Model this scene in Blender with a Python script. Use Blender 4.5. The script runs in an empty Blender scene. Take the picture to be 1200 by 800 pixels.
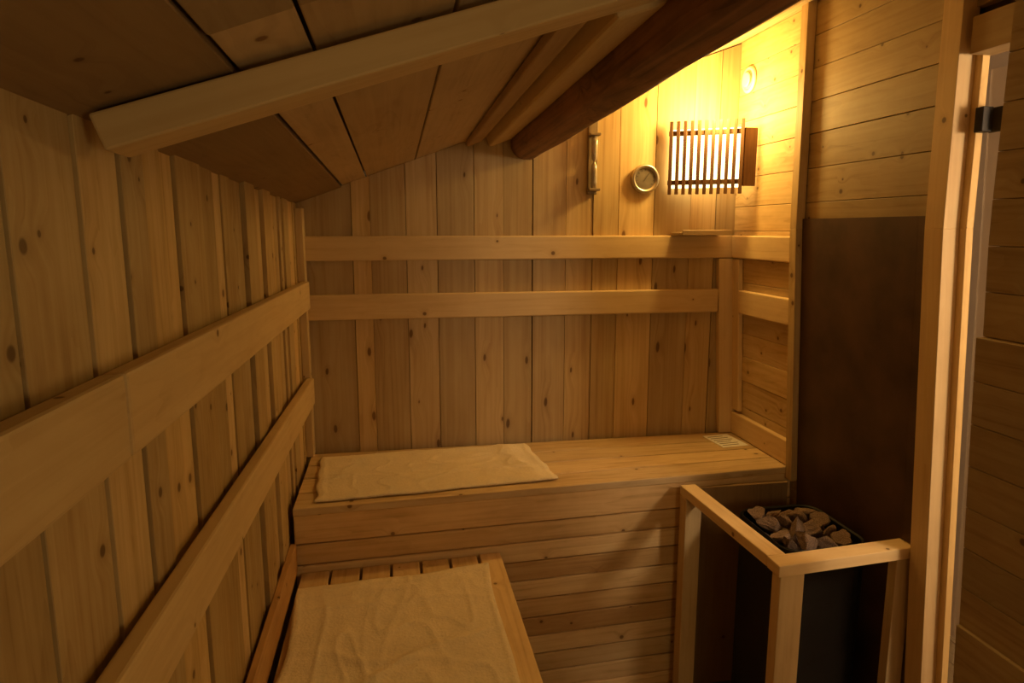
import bpy, math, random
from mathutils import Vector, Matrix, noise
random.seed(7)
D = bpy.data
col = bpy.context.scene.collection
ROOM_L, ROOM_R, BACK = -0.42, 1.67, 3.2
SL = 0.36
def ceil_z(x): return 2.321 + SL * x
def lean(v):
    """the end wall stands slightly out of plumb"""
    k = 0.052 * (2.05 - v.z) if v.z < 2.05 else 0.012 * (2.05 - v.z)
    w = max(0.0, min(1.0, (v.x - 1.0) / 0.55))
    return (v.x + k * w, v.y, v.z)

# ------------------------------------------------------------------ materials
def new_mat(name):
    m = D.materials.new(name); m.use_nodes = True
    nt = m.node_tree
    return m, nt, nt.nodes['Principled BSDF']

def wood(name, light, mid, dark, rough=0.6, knots=0.5, grain=0.75, knotcol=(0.12, 0.05, 0.018)):
    m, nt, bs = new_mat(name)
    N, L = nt.nodes, nt.links
    def n(t, **k):
        x = N.new(t)
        for a, b in k.items(): setattr(x, a, b)
        return x
    def mth(op, a, b=None, c=None):
        x = n('ShaderNodeMath', operation=op)
        for i, v in enumerate((a, b, c)):
            if v is None: continue
            if hasattr(v, 'links'): L.new(v, x.inputs[i])
            else: x.inputs[i].default_value = v
        return x.outputs[0]
    uv = n('ShaderNodeUVMap', uv_map='UVMap')
    sep = n('ShaderNodeSeparateXYZ'); L.new(uv.outputs[0], sep.inputs[0])
    U, V = sep.outputs[0], sep.outputs[1]
    sq = n('ShaderNodeCombineXYZ'); L.new(mth('MULTIPLY', U, 0.95), sq.inputs[0]); L.new(V, sq.inputs[1])
    vo = n('ShaderNodeTexVoronoi', voronoi_dimensions='2D'); vo.inputs['Scale'].default_value = 8.0
    L.new(sq.outputs[0], vo.inputs['Vector'])
    sc = n('ShaderNodeSeparateColor'); L.new(vo.outputs['Color'], sc.inputs[0])
    gate = mth('GREATER_THAN', sc.outputs[0], 1.0 - knots)
    dist = vo.outputs['Distance']
    size = mth('MULTIPLY_ADD', sc.outputs[1], 0.055, 0.022)
    rel = mth('DIVIDE', dist, size)
    def mr(v, a, b, c, d, smooth=True):
        x = n('ShaderNodeMapRange'); x.interpolation_type = 'SMOOTHSTEP' if smooth else 'LINEAR'
        L.new(v, x.inputs[0])
        for i, q in enumerate((a, b, c, d)): x.inputs[i + 1].default_value = q
        return x.outputs[0]
    knot = mth('MULTIPLY', mr(rel, 0.7, 1.3, 1, 0), gate)
    halo = mth('MULTIPLY', mr(rel, 0.6, 3.5, 1, 0), gate)
    warp = mth('MULTIPLY', mth('MULTIPLY', mr(dist, 0.0, 0.4, 1, 0), gate), 0.025)
    V2 = mth('ADD', V, warp)
    cv = n('ShaderNodeCombineXYZ'); L.new(mth('MULTIPLY', U, 1.3), cv.inputs[0]); L.new(mth('MULTIPLY', V2, 55.0), cv.inputs[1])
    g1 = n('ShaderNodeTexNoise', noise_dimensions='2D'); g1.inputs['Scale'].default_value = 1.0
    g1.inputs['Detail'].default_value = 5; g1.inputs['Distortion'].default_value = 0.5
    L.new(cv.outputs[0], g1.inputs['Vector'])
    cw = n('ShaderNodeCombineXYZ'); L.new(mth('MULTIPLY', U, 0.7), cw.inputs[0]); L.new(mth('MULTIPLY', V2, 7.0), cw.inputs[1])
    g2 = n('ShaderNodeTexNoise', noise_dimensions='2D'); g2.inputs['Scale'].default_value = 1.0
    g2.inputs['Detail'].default_value = 2
    L.new(cw.outputs[0], g2.inputs['Vector'])
    # dull, slightly blotchy ageing
    ca = n('ShaderNodeCombineXYZ'); L.new(mth('MULTIPLY', U, 3.0), ca.inputs[0]); L.new(mth('MULTIPLY', V, 6.0), ca.inputs[1])
    g3 = n('ShaderNodeTexNoise', noise_dimensions='2D'); g3.inputs['Scale'].default_value = 1.0
    g3.inputs['Detail'].default_value = 4; g3.inputs['Roughness'].default_value = 0.65
    L.new(ca.outputs[0], g3.inputs['Vector'])
    rings = mth('FRACT', mth('MULTIPLY', g2.outputs[0], 9.0))
    ring = mth('MULTIPLY', mr(rings, 0.5, 1.0, 0, 1), 0.20)
    ggt = mth('ADD', mth('MULTIPLY', mr(g1.outputs[0], 0.30, 0.74, 0, 1), 0.40), ring)
    gg = mth('MULTIPLY', mth('ADD', ggt, mth('MULTIPLY', mr(g3.outputs[0], 0.25, 0.75, 0, 1), 0.5)), grain)
    ramp = n('ShaderNodeValToRGB')
    e = ramp.color_ramp.elements
    e[0].position = 0.1; e[0].color = (*light, 1)
    e[1].position = 0.95; e[1].color = (*dark, 1)
    q = e.new(0.5); q.color = (*mid, 1)
    L.new(gg, ramp.inputs[0])
    def mix(f, a, b, bt='MIX'):
        x = n('ShaderNodeMix', data_type='RGBA', blend_type=bt)
        if hasattr(f, 'links'): L.new(f, x.inputs[0])
        else: x.inputs[0].default_value = f
        for i, v in ((6, a), (7, b)):
            if hasattr(v, 'links'): L.new(v, x.inputs[i])
            else: x.inputs[i].default_value = (*v, 1)
        return x.outputs[2]
    c = mix(mth('MULTIPLY', halo, 0.35), ramp.outputs[0], dark)
    c = mix(mth('MULTIPLY', knot, 0.8), c, knotcol)
    at = n('ShaderNodeVertexColor', layer_name='tint')
    c = mix(1.0, c, at.outputs[0], 'MULTIPLY')
    L.new(c, bs.inputs['Base Color'])
    bs.inputs['Roughness'].default_value = rough
    bs.inputs['Specular IOR Level'].default_value = 0.3
    bp = n('ShaderNodeBump'); bp.inputs['Strength'].default_value = 0.12; bp.inputs['Distance'].default_value = 0.002
    L.new(mth('ADD', mth('MULTIPLY', g1.outputs[0], -1.0), mth('MULTIPLY', knot, 0.6)), bp.inputs['Height'])
    L.new(bp.outputs[0], bs.inputs['Normal'])
    return m

def plain(name, c, rough=0.5, metal=0.0, var=0.25, scale=30, bump=0.1, emit=None, es=0.0, spec=0.5):
    m, nt, bs = new_mat(name)
    N, L = nt.nodes, nt.links
    tc = N.new('ShaderNodeTexCoord')
    no = N.new('ShaderNodeTexNoise'); no.inputs['Scale'].default_value = scale; no.inputs['Detail'].default_value = 6
    L.new(tc.outputs['Object'], no.inputs['Vector'])
    r = N.new('ShaderNodeValToRGB')
    r.color_ramp.elements[0].position = 0.3; r.color_ramp.elements[1].position = 0.7
    r.color_ramp.elements[0].color = (*[v * (1 - var) for v in c], 1)
    r.color_ramp.elements[1].color = (*[min(1, v * (1 + var)) for v in c], 1)
    L.new(no.outputs[0], r.inputs[0]); L.new(r.outputs[0], bs.inputs['Base Color'])
    bs.inputs['Roughness'].default_value = rough; bs.inputs['Metallic'].default_value = metal
    bs.inputs['Specular IOR Level'].default_value = spec
    if bump:
        b = N.new('ShaderNodeBump'); b.inputs['Strength'].default_value = bump; b.inputs['Distance'].default_value = 0.003
        L.new(no.outputs[0], b.inputs['Height']); L.new(b.outputs[0], bs.inputs['Normal'])
    if emit:
        bs.inputs['Emission Color'].default_value = (*emit, 1); bs.inputs['Emission Strength'].default_value = es
    return m

PINE = wood('pine', (0.71, 0.525, 0.27), (0.60, 0.415, 0.195), (0.39, 0.235, 0.098))
PINE_CLEAR = wood('pine_clear', (0.76, 0.57, 0.305), (0.69, 0.495, 0.255), (0.52, 0.33, 0.155), knots=0.12, grain=0.65)
PINE_BENCH = wood('pine_bench', (0.78, 0.58, 0.305), (0.68, 0.475, 0.235), (0.44, 0.27, 0.115), knots=0.22, grain=0.78)
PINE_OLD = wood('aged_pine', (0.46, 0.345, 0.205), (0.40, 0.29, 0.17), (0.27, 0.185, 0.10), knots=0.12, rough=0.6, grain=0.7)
LOGW = wood('log_wood', (0.32, 0.155, 0.08), (0.21, 0.10, 0.052), (0.09, 0.04, 0.022), knots=0.3, rough=0.55, grain=1.0)
DARKW = wood('dark_slat_wood', (0.17, 0.085, 0.035), (0.12, 0.055, 0.024), (0.06, 0.026, 0.012), knots=0.0)

# ------------------------------------------------------------------ mesh kit
class MB:
    def __init__(s): s.v = []; s.f = []; s.uv = []; s.t = []
    def box(s, lo, hi, axis, tint=1.0, M=None, fn=None, cut=1):
        """timber board; axis = grain direction index"""
        tc = tint if isinstance(tint, tuple) else (tint, tint, tint)
        oa, ob = random.random() * 40, random.random() * 40
        o = [a for a in range(3) if a != axis]
        ks = [lo[axis] + (hi[axis] - lo[axis]) * i / cut for i in range(cut + 1)]
        base = len(s.v); loc = []
        for k in ks:
            for (p, q) in ((0, 0), (1, 0), (1, 1), (0, 1)):
                c = [0, 0, 0]; c[axis] = k
                c[o[0]] = hi[o[0]] if p else lo[o[0]]
                c[o[1]] = hi[o[1]] if q else lo[o[1]]
                loc.append(Vector(c))
        for c in loc:
            w = c.copy()
            if fn: w = Vector(fn(w))
            if M: w = M @ w
            s.v.append(w)
        def face(ids, side):
            uvs = []
            for i in ids:
                c = loc[i]
                if side == 'end': uvs.append((oa + c[o[0]], ob + c[o[1]]))
                else: uvs.append((oa + c[axis], ob + c[o[side]] + (0.37 * side)))
            s.f.append([base + i for i in ids]); s.uv.append(uvs); s.t.append(tc)
        flip = (axis == 1)
        def F(ids, side): face(ids if not flip else ids[::-1], side)
        F([3, 2, 1, 0], 'end')
        for j in range(cut):
            a = j * 4; b = a + 4
            F([a, a + 1, b + 1, b], 0); F([a + 1, a + 2, b + 2, b + 1], 1)
            F([a + 2, a + 3, b + 3, b + 2], 0); F([a + 3, a, b, b + 3], 1)
        e = cut * 4
        F([e, e + 1, e + 2, e + 3], 'end')
    def obj(s, name, mat, bevel=0.002, seg=1, parent=None, smooth=False):
        me = D.meshes.new(name); me.from_pydata([tuple(v) for v in s.v], [], s.f)
        me.uv_layers.new(name='UVMap'); me.color_attributes.new('tint', 'FLOAT_COLOR', 'CORNER')
        fu = [c for uvs in s.uv for uv in uvs for c in uv]
        fc = [c for uvs, t in zip(s.uv, s.t) for _ in uvs for c in (*t, 1.0)]
        me.uv_layers['UVMap'].data.foreach_set('uv', fu)
        me.color_attributes['tint'].data.foreach_set('color', fc)
        for p in me.polygons: p.use_smooth = smooth
        me.materials.append(mat); me.update()
        o = D.objects.new(name, me); col.objects.link(o)
        if bevel:
            b = o.modifiers.new('bevel', 'BEVEL'); b.width = bevel; b.segments = seg
            b.limit_method = 'ANGLE'; b.angle_limit = math.radians(40)
        if parent: o.parent = parent
        return o

def tube(name, pts, r, mat, seg=12, parent=None, rfn=None, caps=True, tint=1.0):
    """swept round bar through pts; UV along the length"""
    mb = MB(); pts = [Vector(p) for p in pts]; L = 0; rings = []
    off = random.random() * 30
    for i, p in enumerate(pts):
        if i: L += (p - pts[i - 1]).length
        t = (pts[min(i + 1, len(pts) - 1)] - pts[max(i - 1, 0)]).normalized()
        ref = Vector((0, 0, 1)) if abs(t.z) < 0.9 else Vector((1, 0, 0))
        a = t.cross(ref).normalized(); b = a.cross(t).normalized()
        ring = []
        for k in range(seg):
            an = 2 * math.pi * k / seg
            rr = (r[i] if isinstance(r, (list, tuple)) else r) * (rfn(i, an) if rfn else 1)
            ring.append(len(mb.v)); mb.v.append(p + (a * math.cos(an) + b * math.sin(an)) * rr)
        rings.append((ring, L))
    rad = r[0] if isinstance(r, (list, tuple)) else r
    tt = (tint,) * 3
    for i in range(len(rings) - 1):
        (A, la), (B, lb) = rings[i], rings[i + 1]
        for k in range(seg):
            k2 = (k + 1) % seg
            mb.f.append([A[k], B[k], B[k2], A[k2]])
            v0, v1 = k / seg * 6.28 * rad, (k + 1) / seg * 6.28 * rad
            mb.uv.append([(off + la, off + v0), (off + lb, off + v0), (off + lb, off + v1), (off + la, off + v1)])
            mb.t.append(tt)
    if caps:
        for R, rev in ((rings[0][0], False), (rings[-1][0], True)):
            ids = R[::-1] if rev else R[:]
            mb.f.append(ids); mb.uv.append([(mb.v[i].x * 0.3, mb.v[i].z) for i in ids]); mb.t.append(tt)
    return mb.obj(name, mat, bevel=0, parent=parent, smooth=True)

def lathe(name, prof, mat, M, seg=32, parent=None):
    """prof: list of (r, h) revolved around local z, M places it"""
    me = D.meshes.new(name); vs = []; fs = []
    for r, h in prof:
        for k in range(seg):
            a = 2 * math.pi * k / seg; vs.append(M @ Vector((r * math.cos(a), r * math.sin(a), h)))
    for i in range(len(prof) - 1):
        for k in range(seg):
            k2 = (k + 1) % seg; fs.append([i * seg + k, i * seg + k2, (i + 1) * seg + k2, (i + 1) * seg + k])
    fs.append(list(range(seg))[::-1]); fs.append([(len(prof) - 1) * seg + k for k in range(seg)])
    me.from_pydata([tuple(v) for v in vs], [], fs)
    for p in me.polygons: p.use_smooth = len(p.vertices) == 4
    me.materials.append(mat); o = D.objects.new(name, me); col.objects.link(o)
    if parent: o.parent = parent
    return o

def empty(name, loc):
    o = D.objects.new(name, None); o.location = loc; o.empty_display_size = 0.05; col.objects.link(o); return o
def adopt(par, kids):
    bpy.context.view_layer.update()
    for k in kids:
        k.parent = par; k.matrix_parent_inverse = par.matrix_world.inverted()
def tag(o, label, cat, group=None):
    o['label'] = label; o['category'] = cat
    if group: o['group'] = group
    return o
def struct(o, label=None):
    o['kind'] = 'structure'
    if label: o['label'] = label
    return o
def rt(a=0.85, b=1.12):
    k = random.uniform(a, b); h = random.uniform(-0.07, 0.07)
    return (k * (1 + h * 0.3), k, k * (1 - h))

TILT = 0.019
def wall_top(v):   # left wall follows the tilt of the ceiling
    return (v.x, v.y, 2.165 + TILT * (3.2 - v.y) + 0.02) if v.z > 2.15 else (v.x, v.y, v.z)
# ------------------------------------------------------------------ room shell
# left wall: upright boards of uneven width
mb = MB()
y = -0.8
while y < 3.2:
    w = random.choice([0.055, 0.08, 0.10, 0.12, 0.14, 0.18])
    y2 = min(y + w, 3.2)
    if 3.2 - y2 < 0.06: y2 = 3.2
    x1 = ROOM_L + random.choice([0.006, 0, -0.004, -0.008])
    mb.box((x1 - 0.03, y + random.uniform(.0006, .003), 0.0), (x1, y2 - random.uniform(.0006, .004), 2.20), 2, rt(0.62, 1.04), fn=wall_top)
    if random.random() < 0.25 and w > 0.07:
        c = (y + y2) / 2 + random.uniform(-.02, .02); hw = random.uniform(0.024, 0.036)
        for (za, zb) in ((0.78, 1.27), (1.40, 1.71), (1.835, 2.13)):
            if random.random() < 0.6:
                mb.box((x1 - 0.001, c - hw, za), (min(x1 + 0.012, -0.405), c + hw, zb + (0.019 * (3.2 - c) if zb > 2 else 0)), 2, rt(0.85, 1.05))
    y = y2
mb.box((-0.50, -0.8, 0), (-0.462, 3.26, 2.2), 2, 0.12, fn=wall_top)
struct(mb.obj('wall_left', PINE, 0.001), 'upright knotty pine boards with narrow battens')

# back wall
mb = MB()
seams = [355, 412, 432, 470, 504, 545, 578, 611, 650, 682, 712, 755, 800, 832, 875]
xs = [(u - 355) / 498 * 2.08 - 0.42 for u in seams]; xs[0] = -0.43; xs[-1] = 1.78
for a, b in zip(xs[:-1], xs[1:]):
    d = random.choice([0, 0.001, 0.005])
    g_ = 0.005 if abs(a - xs[7]) < .01 else random.choice([0.001, 0.002, 0.0035])
    mb.box((a + g_, BACK + d, 0.0), (b - 0.0006, BACK + 0.035, 1.0), 2, rt(0.68, 0.98),
           fn=lambda v: (v.x, v.y, (ceil_z(v.x) - 0.001) if v.z > 0.5 else v.z))
mb.box((-0.5, BACK + 0.036, 0), (1.8, BACK + 0.06, 1.0), 2, 0.12, fn=lambda v: (v.x, v.y, (ceil_z(v.x) - 0.001) if v.z > 0.5 else v.z))
struct(mb.obj('wall_back', PINE, 0.0012), 'upright knotty pine boards with tight seams')

# right wall
mb = MB(); z = 0.0
while z < 2.95:
    h = random.choice([0.115, 0.125, 0.135]); z2 = min(z + h, 2.945)
    d = random.choice([0, 0.002])
    mb.box((ROOM_R + d, 2.62, z + 0.001), (ROOM_R + 0.03, BACK - 0.001, z2 - 0.001), 1, rt(0.84, 1.05), fn=lean)
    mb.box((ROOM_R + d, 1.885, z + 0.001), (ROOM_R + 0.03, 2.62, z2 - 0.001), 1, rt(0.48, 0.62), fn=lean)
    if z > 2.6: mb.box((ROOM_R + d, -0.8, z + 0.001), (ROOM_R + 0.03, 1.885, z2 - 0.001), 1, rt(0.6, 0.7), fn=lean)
    if z2 >= 2.945: break
    z = z2
mb.box((ROOM_R + 0.031, 1.885, 0), (ROOM_R + 0.05, BACK, 2.05), 2, 0.12, fn=lean)
mb.box((ROOM_R + 0.031, -0.8, 2.62), (ROOM_R + 0.05, BACK, 2.94), 1, 0.12, fn=lean)
mb.box((ROOM_R + 0.031, 1.885, 2.05), (ROOM_R + 0.05, BACK, 2.62), 1, 0.12, fn=lean)
struct(mb.obj('wall_right', PINE, 0.0015), 'horizontal pine boards beside the heater')

# partition next to the door
def plean(v): return (v.x + (0.06 * (2.05 - v.z) if v.z < 2.05 else 0), v.y, v.z)
mb = MB(); z = 0.0
while z < 2.89:
    h = 0.118; z2 = min(z + h, 2.89)
    mb.box((1.507, -0.5, z + 0.0008), (1.541, 1.54, z2 - 0.0008), 1, rt(0.56, 0.66), fn=plean)
    if z2 < 1.80: mb.box((1.482, -0.5, z + 0.0008), (1.506, 1.535, z2 - 0.0008), 1, rt(0.5, 0.6), fn=plean)
    z = z2
mb.box((1.541, -0.5, 0), (1.56, 1.54, 2.05), 1, 0.5, fn=plean)
mb.box((1.541, -0.5, 2.05), (1.56, 1.54, 2.89), 1, 0.5, fn=plean)
mb.box((1.468, -0.5, 0.0), (1.481, 1.53, 0.95), 1, 0.65, fn=plean)
struct(mb.obj('wall_side', PINE, 0.0015), 'horizontal pine cladding beside the doorway')

# ceiling: planks along the room, on a slope
ang = math.atan(SL)
SH_ = Matrix.Identity(4); SH_[2][1] = -TILT; SH_[2][3] = TILT * 3.2
CM = SH_ @ Matrix.Translation((ROOM_L, 0, ceil_z(ROOM_L))) @ Matrix.Rotation(-ang, 4, 'Y')
def S(x): return (x - ROOM_L) / math.cos(ang)
mb = MB()
cx = [-0.46, -0.22, -0.11, 0.11, 0.36, 0.58, 0.80, 1.0, 1.2, 1.4, 1.56, 1.80]
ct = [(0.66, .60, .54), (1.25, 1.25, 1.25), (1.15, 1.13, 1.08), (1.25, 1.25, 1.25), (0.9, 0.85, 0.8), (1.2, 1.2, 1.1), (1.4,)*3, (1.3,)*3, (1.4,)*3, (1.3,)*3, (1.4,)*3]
for (a, b), t in zip(zip(cx[:-1], cx[1:]), ct):
    ys = [-0.8, 3.24] if a < -0.4 else [-0.8, 0.93, 3.24]
    for ya, yb in zip(ys[:-1], ys[1:]):
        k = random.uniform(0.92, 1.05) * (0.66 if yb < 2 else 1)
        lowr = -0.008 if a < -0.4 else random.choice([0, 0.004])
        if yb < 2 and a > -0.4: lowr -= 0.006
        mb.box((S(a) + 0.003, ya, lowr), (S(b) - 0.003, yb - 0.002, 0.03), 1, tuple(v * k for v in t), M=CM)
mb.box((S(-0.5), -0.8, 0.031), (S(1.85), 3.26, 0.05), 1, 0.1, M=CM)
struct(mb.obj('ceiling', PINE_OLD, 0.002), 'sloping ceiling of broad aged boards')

mb = MB()
x = -0.5
while x < 2.9:
    mb.box((x + 0.002, -0.8, -0.03), (x + 0.138, 3.26, 0.0), 1, rt(0.7, 0.9)); x += 0.14
struct(mb.obj('floor', PINE_OLD, 0.002), 'plank floor')

# corridor beyond the doorway
PLAS = plain('corridor_plaster', (0.88, 0.74, 0.60), 0.8, var=0.05, scale=6)
mb = MB(); mb.box((2.75, -0.8, 0), (2.8, 4.2, 3.0), 2, 1.0)
struct(mb.obj('wall_corridor', PLAS, 0.0), 'pale plaster wall outside the doorway')
mb = MB(); mb.box((1.85, -0.8, 2.93), (2.8, 4.2, 2.98), 1, 1.0)
struct(mb.obj('ceiling_corridor', PLAS, 0.0), 'plain ceiling outside the doorway')

# trims --------------------------------------------------------------
def trim(n, boxes, label, mat=PINE_CLEAR, bevel=0.003, fn=lean):
    m = MB()
    for lo, hi, ax, t in boxes: m.box(lo, hi, ax, t, fn=fn)
    return struct(m.obj(f'trim_{n}', mat, bevel), label)
def tl(v): return (v.x + (0.060 * (2.05 - v.z) if v.z < 2.05 else 0.012 * (2.05 - v.z)), v.y, v.z)
trim(1, [((1.632, 2.60, 0.96), (1.669, 2.645, 2.05), 2, 0.8), ((1.632, 2.60, 2.05), (1.669, 2.645, 2.93), 2, 0.8)], 'narrow upright batten beside the heat shield', PINE, 0.001)
trim(2, [((1.628, 1.825, 0.0), (1.684, 1.90, 2.05), 2, 1.0), ((1.628, 1.825, 2.05), (1.684, 1.90, 2.925), 2, 1.0)], 'door post of planed pine', bevel=0.001, fn=tl)
trim(3, [((1.684, 1.80, 0.0), (1.708, 1.885, 2.05), 2, (1.05, 1.0, .8)), ((1.684, 1.80, 2.05), (1.708, 1.885, 2.62), 2, (1.05, 1.0, .8)), ((1.64, 0.8, 2.54), (1.715, 1.80, 2.64), 1, 0.6)], 'door frame of pale pine', bevel=0.001, fn=tl)
trim(4, [((1.575, 3.165, 1.012), (1.665, 3.199, 1.905), 2, 0.95)], 'upright corner board')
trim(5, [((1.645, 3.10, 1.14), (1.669, 3.164, 1.905), 2, 1.0)], 'narrow corner batten')
trim(6, [((1.64, 2.65, 1.013), (1.669, 3.164, 1.125), 1, 1.05)], 'low board above the bench end')
trim(7, [((ROOM_L + 0.001, 3.13, 1.012), (ROOM_L + 0.035, 3.199, 2.14), 2, 0.8)], 'upright corner board')
trim(8, [((ROOM_L + 0.007, 0.2, 0.765), (ROOM_L + 0.03, 2.52, 0.88), 1, (0.75, .6, .48))], 'low board along the wall above the lower bench', PINE_BENCH)

# ------------------------------------------------------------------ rails
def rail(boxes, label, fn=None):
    m = MB()
    for lo, hi, ax, t in boxes: m.box(lo, hi, ax, t, fn=fn, cut=1)
    o = m.obj('backrest_rail', PINE_CLEAR, 0.006, 2)
    return tag(o, label, 'rail', 'pine backrest rails around the benches')
rail([((-0.40, 3.165, 1.908), (1.655, 3.198, 2.018), 0, 0.92)], 'upper pine rail along the board wall behind the bench')
rail([((-0.40, 3.164, 1.640), (1.590, 3.198, 1.755), 0, 0.92)], 'lower pine rail along the board wall behind the bench')
rail([((1.638, 2.65, 1.908), (1.669, 3.160, 2.018), 1, 1.05)], 'short upper pine rail on the end wall by the lamp', lean)
rail([((1.638, 2.65, 1.640), (1.669, 3.095, 1.755), 1, 1.05)], 'short lower pine rail on the end wall by the lamp', lean)
f1 = lambda v: (v.x, v.y, v.z + (3.1 - v.y) * 0.015)
f2 = lambda v: (v.x, v.y, v.z + (3.1 - v.y) * 0.035)
rail([((-0.402, 1.003, 1.700), (-0.368, 3.12, 1.822), 1, 0.88), ((-0.402, -0.7, 1.700), (-0.368, 0.997, 1.822), 1, 0.80)],
     'upper pine rail along the plank wall, joined from two lengths', f1)
rail([((-0.402, -0.7, 1.268), (-0.368, 3.12, 1.388), 1, 0.88)], 'lower pine rail along the plank wall above the low bench', f2)

# ------------------------------------------------------------------ beams
def hewn(i, a):
    f = math.radians(60)
    r_ = (a + 0.3) % f - f / 2
    return 0.5 * 0.93 / math.cos(r_) + 0.5 + 0.024 * math.sin(i * 0.35 + a * 2) + 0.018 * math.sin(i * 0.9 + a * 7)
o = tube('log_beam', [(0.622, -0.6 + i * 0.1, 2.450 + 0.062 - i * 0.0019) for i in range(38)] + [(0.622, 3.19, 2.440)],
         0.078, LOGW, seg=36, rfn=hewn)
tag(o, 'dark brown rough-hewn log beam running under the sloping ceiling', 'beam')
def cbeam(name, lo, hi, ax, t, label, mat=PINE_OLD, bv=0.006, cat='beam', grp=None, fn=None):
    m = MB(); m.box(lo, hi, ax, t, M=CM, fn=fn)
    return tag(m.obj(name, mat, bv, 2), label, cat, grp)
cbeam('rafter', (S(-0.405), 1.035, -0.066), (S(0.50), 1.120, -0.014), 0, 0.85, 'pale planed rafter crossing the ceiling slope to the log', PINE_CLEAR, 0.004,
      fn=lambda v: (v.x, v.y + 0.17 * v.x, v.z))
cbeam('ceiling_batten', (S(0.335), 1.44, -0.026), (S(0.405), 3.19, -0.002), 1, (0.9, .8, .7), 'brown batten along the ceiling next to the pale one', PINE_OLD, 0.006, 'batten')
cbeam('ceiling_batten', (S(0.425), 1.36, -0.060), (S(0.54), 3.19, -0.002), 1, 0.85, 'pale batten beside the log beam', PINE_CLEAR, 0.010, 'batten')

# ------------------------------------------------------------------ benches
def bw0(v):
    return (v.x, v.y + max(0, (3.2 - v.y) / 0.6) * 0.055 * (v.x - 0.63), v.z)
def bw(v): return lean(Vector(bw0(v)))
be = empty('upper_bench', (0.6, 2.9, 0.0))
mb = MB()
yb = [2.585, 2.735, 2.885, 3.035, 3.185]
for a, b in zip(yb[:-1], yb[1:]):
    t = rt(0.88, 1.12)
    mb.box((-0.400, a + 0.004, 0.98), (1.665, b - 0.004, 1.01), 0, t, fn=bw)
seat = mb.obj('seat', PINE_BENCH, 0.004, 2)
mb = MB(); z = 0.98
i = 0
tints = [(1.1, 1.05, 1.0), (0.98, .92, .84), (1.15,) * 3, (0.82, .74, .64), (1.12,) * 3, (.92, .85, .76), (.74, .65, .55), (1.05,) * 3, (.85,) * 3, (.95,) * 3]
while z > 0.02:
    z2 = max(z - (0.085 if i else 0.12), 0.0)
    mb.box((-0.400, 2.60, z2 + 0.0025), (1.665, 2.625, z - 0.0025), 0, tints[i % 10], fn=bw)
    z = z2; i += 1
front = mb.obj('front_panel', PINE_BENCH, 0.003, 1)
legs = []
for x in (-0.38, 0.6, 1.58):
    mb = MB(); mb.box((x, 2.68, 0), (x + 0.06, 2.74, 0.979), 2, 0.8)
    legs.append(mb.obj('leg', PINE_BENCH, 0.003))
adopt(be, [seat, front] + legs)
tag(be, 'high pine plank bench with a boarded front', 'bench')

lb = empty('lower_bench', (0.0, 1.8, 0.0))
mb = MB(); x = -0.385
lf = lambda v: (v.x, v.y + (0.045 * (v.x + 0.4) + 0.025 if v.y > 2 else 0), v.z)
while x < 0.30:
    mb.box((x + 0.006, 0.2, 0.725), (x + 0.110, 2.51, 0.75), 1, rt(0.95, 1.1), fn=lf); x += 0.1145
mb.box((0.310, 0.2, 0.722), (0.395, 2.51, 0.753), 1, 1.1, fn=lf)
mb.box((-0.385, 2.30, 0.69), (0.36, 2.36, 0.722), 0, 0.5)
s2 = mb.obj('seat', PINE_BENCH, 0.004, 2)
mb = MB(); z = 0.72
while z > 0.02:
    z2 = max(z - 0.12, 0); mb.box((0.365, 0.2, z2 + .001), (0.388, 2.53, z - .001), 1, rt(.7, .95)); z = z2
s3 = mb.obj('side_panel', PINE_BENCH, 0.003)
adopt(lb, [s2, s3])
tag(lb, 'low pine slatted bench stepping up to the high bench', 'bench')

# ------------------------------------------------------------------ towels
def cloth_mat(name, c):
    m, nt, bs = new_mat(name); N, L = nt.nodes, nt.links
    tc = N.new('ShaderNodeTexCoord')
    no = N.new('ShaderNodeTexNoise'); no.inputs['Scale'].default_value = 110; no.inputs['Detail'].default_value = 4
    n2 = N.new('ShaderNodeTexNoise'); n2.inputs['Scale'].default_value = 9; n2.inputs['Detail'].default_value = 5
    L.new(tc.outputs['Object'], no.inputs['Vector']); L.new(tc.outputs['Object'], n2.inputs['Vector'])
    r = N.new('ShaderNodeValToRGB'); r.color_ramp.elements[0].color = (*[v * .84 for v in c], 1); r.color_ramp.elements[1].color = (*c, 1)
    r.color_ramp.elements[0].position = 0.3; r.color_ramp.elements[1].position = 0.65
    mx = N.new('ShaderNodeMath'); mx.operation = 'ADD'
    hf = N.new('ShaderNodeMath'); hf.operation = 'MULTIPLY'; hf.inputs[1].default_value = 0.5
    hf2 = N.new('ShaderNodeMath'); hf2.operation = 'MULTIPLY'; hf2.inputs[1].default_value = 0.5
    L.new(no.outputs[0], hf.inputs[0]); L.new(n2.outputs[0], hf2.inputs[0]); L.new(hf.outputs[0], mx.inputs[0]); L.new(hf2.outputs[0], mx.inputs[1])
    L.new(mx.outputs[0], r.inputs[0]); L.new(r.outputs[0], bs.inputs['Base Color'])
    bs.inputs['Roughness'].default_value = 0.95; bs.inputs['Specular IOR Level'].default_value = 0.1
    b = N.new('ShaderNodeBump'); b.inputs['Strength'].default_value = 0.7; b.inputs['Distance'].default_value = 0.004
    L.new(no.outputs[0], b.inputs['Height']); L.new(b.outputs[0], bs.inputs['Normal'])
    return m
TOWEL = cloth_mat('cotton_towelling', (0.95, 0.82, 0.60))
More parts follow.
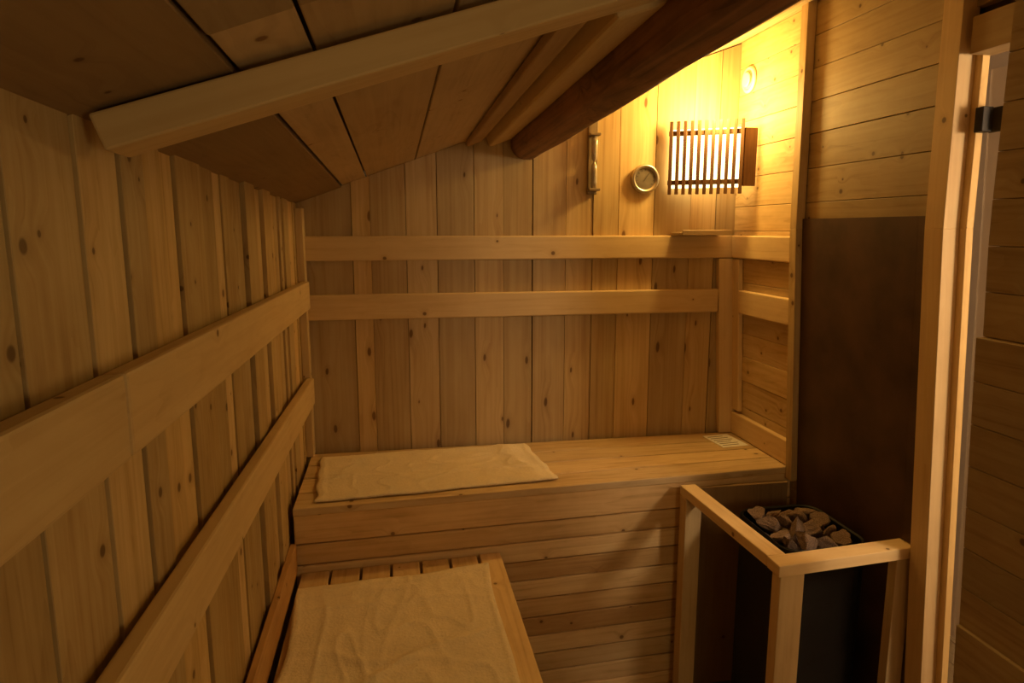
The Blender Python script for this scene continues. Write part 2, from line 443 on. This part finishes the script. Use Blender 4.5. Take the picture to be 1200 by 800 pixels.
def towel(name, corners, base, seed, amp, label, nx=110, ny=90, folds=()):
    c00, c10, c11, c01 = [Vector(c) for c in corners]
    vs = []; fs = []
    for j in range(ny + 1):
        for i in range(nx + 1):
            u, v = i / nx, j / ny
            p = c00.lerp(c10, u).lerp(c01.lerp(c11, u), v)
            ex = noise.noise(Vector((u * 3 + seed, v * 4, 3))) * 0.028
            ey = noise.noise(Vector((u * 4, v * 3 + seed, 9))) * 0.028
            h = 0.0
            for (ax, ay, ph, wdt, am) in folds:
                d = (u * ax + v * ay - ph) + 0.05 * noise.noise(Vector((u * 3 + seed, v * 3, 1)))
                fade = 0.5 + 0.5 * noise.noise(Vector((u * 2, v * 2 + seed, ph * 7)))
                h += am * math.exp(-(d / wdt) ** 2) * fade * 1.4
            n1 = noise.noise(Vector((u * 5 + seed, v * 9, 0))); n2 = abs(noise.noise(Vector((u * 7, v * 6 + seed, 5))))
            h += amp * (0.6 * (n1 + .5) + 0.9 * (1 - min(1, n2 * 5)) ** 2)
            edge = min(u, 1 - u, v, 1 - v)
            k = min(1, edge * 10)
            z = base + 0.012 + max(0, h) * (0.35 + 0.65 * k) + (0.003 if 0.012 < edge < 0.03 else 0)
            vs.append((p.x + ex, p.y + ey, z))
    for j in range(ny):
        for i in range(nx):
            a = j * (nx + 1) + i; fs.append([a, a + 1, a + nx + 2, a + nx + 1])
    me = D.meshes.new(name); me.from_pydata(vs, [], fs)
    for p in me.polygons: p.use_smooth = True
    me.materials.append(TOWEL); o = D.objects.new(name, me); col.objects.link(o)
    so = o.modifiers.new('thick', 'SOLIDIFY'); so.thickness = 0.008; so.offset = -1
    return tag(o, label, 'towel')
towel('towel', [(-0.325, 2.572, 0), (0.655, 2.655, 0), (0.60, 3.13, 0), (-0.345, 3.09, 0)], 1.01, 2.0, 0.0065,
      'cream cotton towel spread on the high bench', folds=((0.0, 1, 0.8, 0.03, 0.007), (1, 0.1, 0.95, 0.05, 0.016), (0.1, 1, .45, .02, .005)))
towel('towel', [(-0.375, 0.9, 0), (0.315, 0.9, 0), (0.335, 2.46, 0), (-0.370, 2.385, 0)], 0.754, 7.3, 0.006,
      'cream cotton towel laid along the low slatted bench', nx=90, ny=170,
      folds=((0, 1, 0.94, 0.008, 0.008), (0, 1, 0.87, 0.008, 0.006), (0.15, 1, 0.74, 0.012, 0.008), (1, 0.1, 0.45, 0.012, 0.005), (1, -.3, .25, .012, .006), (-.2, 1, .55, .012, .006)))

# ------------------------------------------------------------------ heater guard
g = empty('heater_guard', (1.23, 1.9, 0.0)); kids = []
def gp(name, lo, hi, ax, t, fn=None):
    m = MB(); m.box(lo, hi, ax, t, fn=fn); o = m.obj(name, PINE_CLEAR, 0.003, 2); kids.append(o)
gp('top_rail', (1.165, 1.938, 0.945), (1.232, 2.58, 0.985), 1, 1.1, fn=lambda v: (v.x + (2.6 - v.y) * 0.04, v.y, v.z))
gp('top_rail', (1.19, 1.862, 0.945), (1.728, 1.935, 0.985), 0, 1.1, fn=lambda v: (v.x, v.y + (v.x - 1.2) * 0.085, v.z))
gp('post', (1.165, 2.515, 0.0), (1.235, 2.575, 0.944), 2, 0.95)
gp('post', (1.205, 1.875, 0.0), (1.290, 1.925, 0.944), 2, 1.0)
gp('post', (1.660, 1.915, 0.0), (1.722, 1.955, 0.944), 2, 0.8)
adopt(g, kids); tag(g, 'open pine guard frame around the black heater', 'guard rail')
mb = MB(); mb.box((1.245, 2.607, 0.02), (1.68, 2.622, 0.955), 2, (0.75, 0.65, 0.52))
tag(mb.obj('protective_board', PINE_OLD, 0.002), 'plain dark brown board covering the bench front behind the heater', 'board')

# ------------------------------------------------------------------ heater
BLK = plain('black_enamel', (0.009, 0.008, 0.007), 0.55, 0.2, 0.3, 12, 0.05, spec=0.3)
def rbox_ring(cx, cy, hx, hy, r, n=6):
    out = []
    for (sx, sy, a0) in ((1, 1, 0), (-1, 1, 90), (-1, -1, 180), (1, -1, 270)):
        for k in range(n + 1):
            a = math.radians(a0 + 90 * k / n)
            out.append((cx + sx * (hx - r) + r * math.cos(a), cy + sy * (hy - r) + r * math.sin(a)))
    return out
def shell(name, levels, mat, parent=None):
    vs = []; fs = []
    n = len(levels[0][0])
    for ring, z in levels:
        vs += [(x, y, z) for x, y in ring]
    for i in range(len(levels) - 1):
        for k in range(n):
            k2 = (k + 1) % n; fs.append([i * n + k, i * n + k2, (i + 1) * n + k2, (i + 1) * n + k])
    fs.append(list(range(n))[::-1]); fs.append([(len(levels) - 1) * n + k for k in range(n)])
    me = D.meshes.new(name); me.from_pydata(vs, [], fs); me.materials.append(mat)
    o = D.objects.new(name, me); col.objects.link(o); return o
hx, hy = 1.505, 2.24
def R(w, d, r=0.07): return rbox_ring(hx, hy, w, d, r)
h = empty('sauna_heater', (hx, hy, 0.0))
body = shell('heater_body', [(R(.165, .185), 0.12), (R(.17, .19), 0.14), (R(.17, .19), 0.885), (R(.172, .192), 0.89), (R(.172, .192), 0.925), (R(.168, .188), 0.93), (R(.160, .180, .06), 0.926), (R(.157, .177, .06), 0.80)], BLK)
base = shell('heater_base', [(R(.13, .15), 0.0), (R(.13, .15), 0.118)], BLK)
adopt(h, [body, base]); tag(h, 'black metal sauna heater filled with stones', 'heater')

STONE = plain('brown_stone', (0.23, 0.15, 0.10), 0.9, 0, 0.6, 14, 0.6)
import bmesh
bases = []
for k in range(8):
    bm = bmesh.new(); bmesh.ops.create_icosphere(bm, subdivisions=3, radius=1)
    planes = [(Vector((random.gauss(0, 1), random.gauss(0, 1), random.gauss(0, 1))).normalized(), random.uniform(.4, .7)) for _ in range(10)]
    st = (random.uniform(1.05, 1.45), random.uniform(.8, 1.0), random.uniform(.7, 1.0))
    for v in bm.verts:
        c = v.co.copy()
        c += c.normalized() * noise.noise(c * 1.3 + Vector((k * 5, 0, 0))) * 0.45
        for p, lim in planes:
            d = c.dot(p)
            if d > lim: c -= p * (d - lim) * 1.0
        c += c.normalized() * noise.noise(c * 5 + Vector((k * 5, 3, 0))) * 0.08
        v.co = Vector((c.x * st[0], c.y * st[1], c.z * st[2]))
    me = D.meshes.new('heater_stone'); bm.to_mesh(me); bm.free(); me.materials.append(STONE); bases.append(me)
for layer, zz, nx_, ny_ in ((0, 0.855, 4, 4), (1, 0.915, 4, 4)):
    for i in range(nx_):
        for j in range(ny_):
            sp = 0.070
            if (i in (0, nx_ - 1)) and (j in (0, ny_ - 1)) and layer == 0: continue
            px = hx + (i - (nx_ - 1) / 2) * sp + random.uniform(-.006, .006)
            py = hy + (j - (ny_ - 1) / 2) * 0.078 + random.uniform(-.006, .006)
            o = D.objects.new('heater_stone', random.choice(bases)); col.objects.link(o)
            s = random.uniform(0.038, 0.050)
            o.scale = (s, s, s * random.uniform(.8, 1.0))
            o.rotation_euler = [random.uniform(-.9, .9), random.uniform(-.9, .9), random.uniform(0, 6)]
            mid = 1 - max(abs(i - 1.5), abs(j - 1.5)) / 1.5
            o.location = (px, py, zz + random.uniform(-.008, .012) + 0.025 * mid)
            tag(o, 'rough grey-brown stone heaped in the heater', 'stone', 'stones heaped in the sauna heater')

# heat shield
SH = plain('rusty_dark_panel', (0.078, 0.042, 0.025), 0.6, 0.0, 0.32, 6, 0.08, spec=0.3)
mb = MB(); mb.box((1.658, 1.965, 0.25), (1.669, 2.598, 2.09), 2, 1, fn=lean)
mb.box((1.658, 1.905, 0.99), (1.669, 1.964, 2.09), 2, 1, fn=lean)
tag(mb.obj('heat_shield', SH, 0.0), 'dark brown fireproof sheet on the wall by the heater', 'heat shield')

# ------------------------------------------------------------------ corner lamp
lamp = empty('wall_lamp', (1.5, 3.1, 2.38))
A = Vector((1.30, 3.165, 0)); B = Vector((1.60, 3.0, 0))
dx = (B - A); LW = dx.length; dxn = dx.normalized(); nrm = Vector((-dxn.y, dxn.x, 0))
LM = Matrix(((dxn.x, nrm.x, 0, A.x), (dxn.y, nrm.y, 0, A.y), (0, 0, 1, 2.21), (0, 0, 0, 1)))
m1 = MB()
ns = 11
for i in range(ns):
    c = 0.012 + i * (LW - 0.024) / (ns - 1)
    m1.box((c - 0.008, -0.02, 0.0), (c + 0.008, -0.008, 0.335), 2, 1, M=LM)
for zz in (0.045, 0.27): m1.box((0, -0.008, zz), (LW, 0.008, zz + 0.022), 0, 1, M=LM)
shade = m1.obj('lamp_shade', DARKW, 0.0015)
m2 = MB()
m2.box((1.592, 2.988, 2.245), (1.655, 3.000, 2.505), 2, 1.0)
side = m2.obj('side_panel', DARKW, 0.002)
m2 = MB()
m2.box((1.50, 3.10, 2.36), (1.56, 3.196, 2.375), 0, 1)
brk = m2.obj('lamp_bracket', DARKW, 0.002)
DIF = plain('lit_diffuser', (0.6, .45, .2), 0.6, 0, 0, 5, 0, emit=(1.0, 0.80, 0.36), es=4.0)
m3 = MB(); m3.box((0.004, 0.010, 0.03), (LW - 0.004, 0.013, 0.30), 2, 1, M=LM)
dif = m3.obj('diffuser', DIF, 0)
BULB = plain('glowing_bulb', (1, .9, .6), 0.4, 0, 0, 5, 0, emit=(1.0, 0.65, 0.2), es=25.0)
bl = lathe('bulb', [(0.012, -0.06), (0.014, -0.02), (0.028, 0.01), (0.032, 0.03), (0.026, 0.052), (0.010, 0.064)], BULB, Matrix.Translation((1.53, 3.11, 2.435)), 20)
adopt(lamp, [shade, side, brk, dif, bl])
tag(lamp, 'corner sauna lamp with a dark slatted wooden shade, lit', 'lamp')
def light(name, kind, loc, power, color, size, rot=None):
    l = D.lights.new(name, kind); l.energy = power; l.color = color
    if kind == 'AREA': l.size = size
    else: l.shadow_soft_size = size
    o = D.objects.new(name, l); o.location = loc; col.objects.link(o)
    if rot: o.rotation_euler = rot
    return o
WARM = (1.0, 0.63, 0.17)
light('lamp_light', 'POINT', (1.46, 3.00, 2.58), 22, WARM, 0.06)
light('fill_light', 'POINT', (0.95, -0.5, 1.80), 18, (1.0, 0.67, 0.28), 0.25)  # fill added out of view behind the camera to lift walls and bench front
light('corridor_light', 'POINT', (2.4, 0.5, 2.2), 65, (1.0, 0.74, 0.46), 0.15)

# ------------------------------------------------------------------ wall things
BRASS = plain('aged_metal', (0.55, 0.50, 0.42), 0.35, 1.0, 0.1, 20, 0.0)
FACE = plain('dial_face', (0.30, 0.26, 0.21), 0.3, 0.6, 0.15, 20, 0)
HAND = plain('dial_hand', (0.10, 0.08, 0.06), 0.4, 0, 0.1, 20, 0)
RX = Matrix.Rotation(math.radians(90), 4, 'X')
dc = Vector((1.195, 3.199, 2.285))
dial = empty('thermometer', dc)
rim = lathe('rim', [(0.062, 0), (0.068, 0.004), (0.068, 0.022), (0.062, 0.028), (0.054, 0.026), (0.050, 0.014)], BRASS, Matrix.Translation(dc) @ RX, 40)
face = lathe('dial', [(0.050, 0.0145), (0.050, 0.016)], FACE, Matrix.Translation(dc) @ RX, 40)
mb = MB(); mb.box((-0.0015, -0.02, -0.012), (0.0015, -0.018, 0.034), 2, 1, M=Matrix.Translation(dc) @ Matrix.Rotation(0.6, 4, 'Y'))
for i in range(11):
    mb.box((-0.001, -0.018, 0.038), (0.001, -0.0165, 0.045), 2, 1, M=Matrix.Translation(dc) @ Matrix.Rotation(math.radians(-125 + i * 25), 4, 'Y'))
hand = mb.obj('hand', HAND, 0)
adopt(dial, [rim, face, hand]); tag(dial, 'round metal-rimmed dial thermometer on the board wall', 'thermometer')

tm = empty('sand_timer', (0.935, 3.19, 2.38))
mb = MB(); mb.box((0.912, 3.183, 2.21), (0.958, 3.199, 2.55), 2, 0.6)
for zz in (2.225, 2.475): mb.box((0.908, 3.14, zz), (0.962, 3.183, zz + 0.012), 0, 0.6)
brd = mb.obj('wooden_holder', PINE_OLD, 0.003)
GL = plain('dusty_glass', (0.45, 0.40, 0.32), 0.12, 0.3, 0.05, 20, 0)
gl = lathe('glass_tube', [(0.013, 0), (0.015, 0.03), (0.015, 0.08), (0.012, 0.105), (0.005, 0.117), (0.005, 0.121), (0.012, 0.133), (0.015, 0.16), (0.015, 0.21), (0.012, 0.237)], GL, Matrix.Translation((0.935, 3.161, 2.2375)), 24)
adopt(tm, [brd, gl]); tag(tm, 'wooden wall sand timer with a glass tube', 'sand timer')

VENT = plain('white_vent_plastic', (0.75, 0.68, 0.55), 0.5, 0, 0.05, 10, 0)
VM = Matrix.Translation((ROOM_R - 0.010, 3.10, 2.735)) @ Matrix.Rotation(math.radians(-90), 4, 'Y')
ve = empty('air_vent', (ROOM_R, 3.10, 2.735))
v1 = lathe('vent_ring', [(0.060, 0), (0.060, 0.006), (0.053, 0.012), (0.044, 0.010), (0.041, 0.004)], VENT, VM, 36)
v2 = lathe('vent_disc', [(0.012, 0.004), (0.012, 0.014), (0.033, 0.016), (0.035, 0.019), (0.029, 0.023)], VENT, VM, 36)
adopt(ve, [v1, v2]); tag(ve, 'round pale air vent on the wall above the lamp', 'air vent')

mb = MB(); mb.box((1.33, 3.04, 2.0195), (1.575, 3.185, 2.034), 0, 1.0); mb.box((1.33, 3.035, 2.0195), (1.575, 3.042, 2.044), 0, 1.0)
tag(mb.obj('wooden_tray', PINE_OLD, 0.002), 'small brown wooden tray resting on the upper rail', 'tray')

# paper notice
nt_ = empty('paper_notice', (1.60, 3.05, 1.011))
PAP = plain('white_paper', (0.95, 0.93, 0.88), 0.8, 0, 0.03, 8, 0)
INK = plain('printed_ink', (0.25, 0.20, 0.15), 0.8, 0, 0.05, 8, 0)
PM = Matrix.Translation((1.60, 3.04, 1.0112)) @ Matrix.Rotation(0.1, 4, 'Z')
mb = MB(); mb.box((-0.07, -0.095, 0), (0.07, 0.095, 0.0012), 0, 1, M=PM); sheet = mb.obj('sheet', PAP, 0)
mb = MB()
for i in range(6):
    yy = 0.068 - i * 0.027; mb.box((-0.055, yy - 0.004, 0.0012), (0.055 - random.random() * 0.03, yy + 0.004, 0.0015), 0, 1, M=PM)
ink = mb.obj('printed_lines', INK, 0)
adopt(nt_, [sheet, ink]); tag(nt_, 'small white printed paper notice lying on the bench', 'notice')

# ------------------------------------------------------------------ glass door
GM, nt, bs = new_mat('door_glass')
bs.inputs['Base Color'].default_value = (0.9, 0.75, 0.5, 1); bs.inputs['Roughness'].default_value = 0.02; bs.inputs['Alpha'].default_value = 0.06
dr = empty('door_1', (1.715, 1.79, 0.0))
mb = MB(); mb.box((1.710, 0.95, 0.05), (1.718, 1.795, 2.50), 2, 1, fn=tl); dg = mb.obj('glass_leaf', GM, 0.0)
STEEL = plain('dark_steel', (0.03, 0.026, 0.022), 0.45, 0.6, 0.2, 20, 0)
hs = []
for zz in (2.36, 0.45):
    mb = MB(); mb.box((1.674, 1.77, zz - 0.035), (1.709, 1.799, zz + 0.035), 1, 1, fn=tl); mb.box((1.719, 1.72, zz - 0.035), (1.729, 1.795, zz + 0.035), 1, 1, fn=tl)
    hs.append(mb.obj('hinge', STEEL, 0.002))
adopt(dr, [dg] + hs); dr['kind'] = 'structure'; dr['label'] = 'clear glass sauna door with dark steel hinges'

# ------------------------------------------------------------------ world, camera
w = D.worlds.new('world'); bpy.context.scene.world = w; w.use_nodes = True
w.node_tree.nodes['Background'].inputs[0].default_value = (0.9, 0.55, 0.22, 1)
w.node_tree.nodes['Background'].inputs[1].default_value = 0.05
cam = D.cameras.new('camera'); cam.lens = 24.0; cam.sensor_width = 36; cam.clip_start = 0.02
co = D.objects.new('camera', cam); co.location = (0, 0, 2.05)
co.rotation_euler = (math.radians(90 - 9.37), 0, math.radians(-9.8)); col.objects.link(co)
bpy.context.scene.camera = co
bpy.context.scene.view_settings.view_transform = 'Standard'
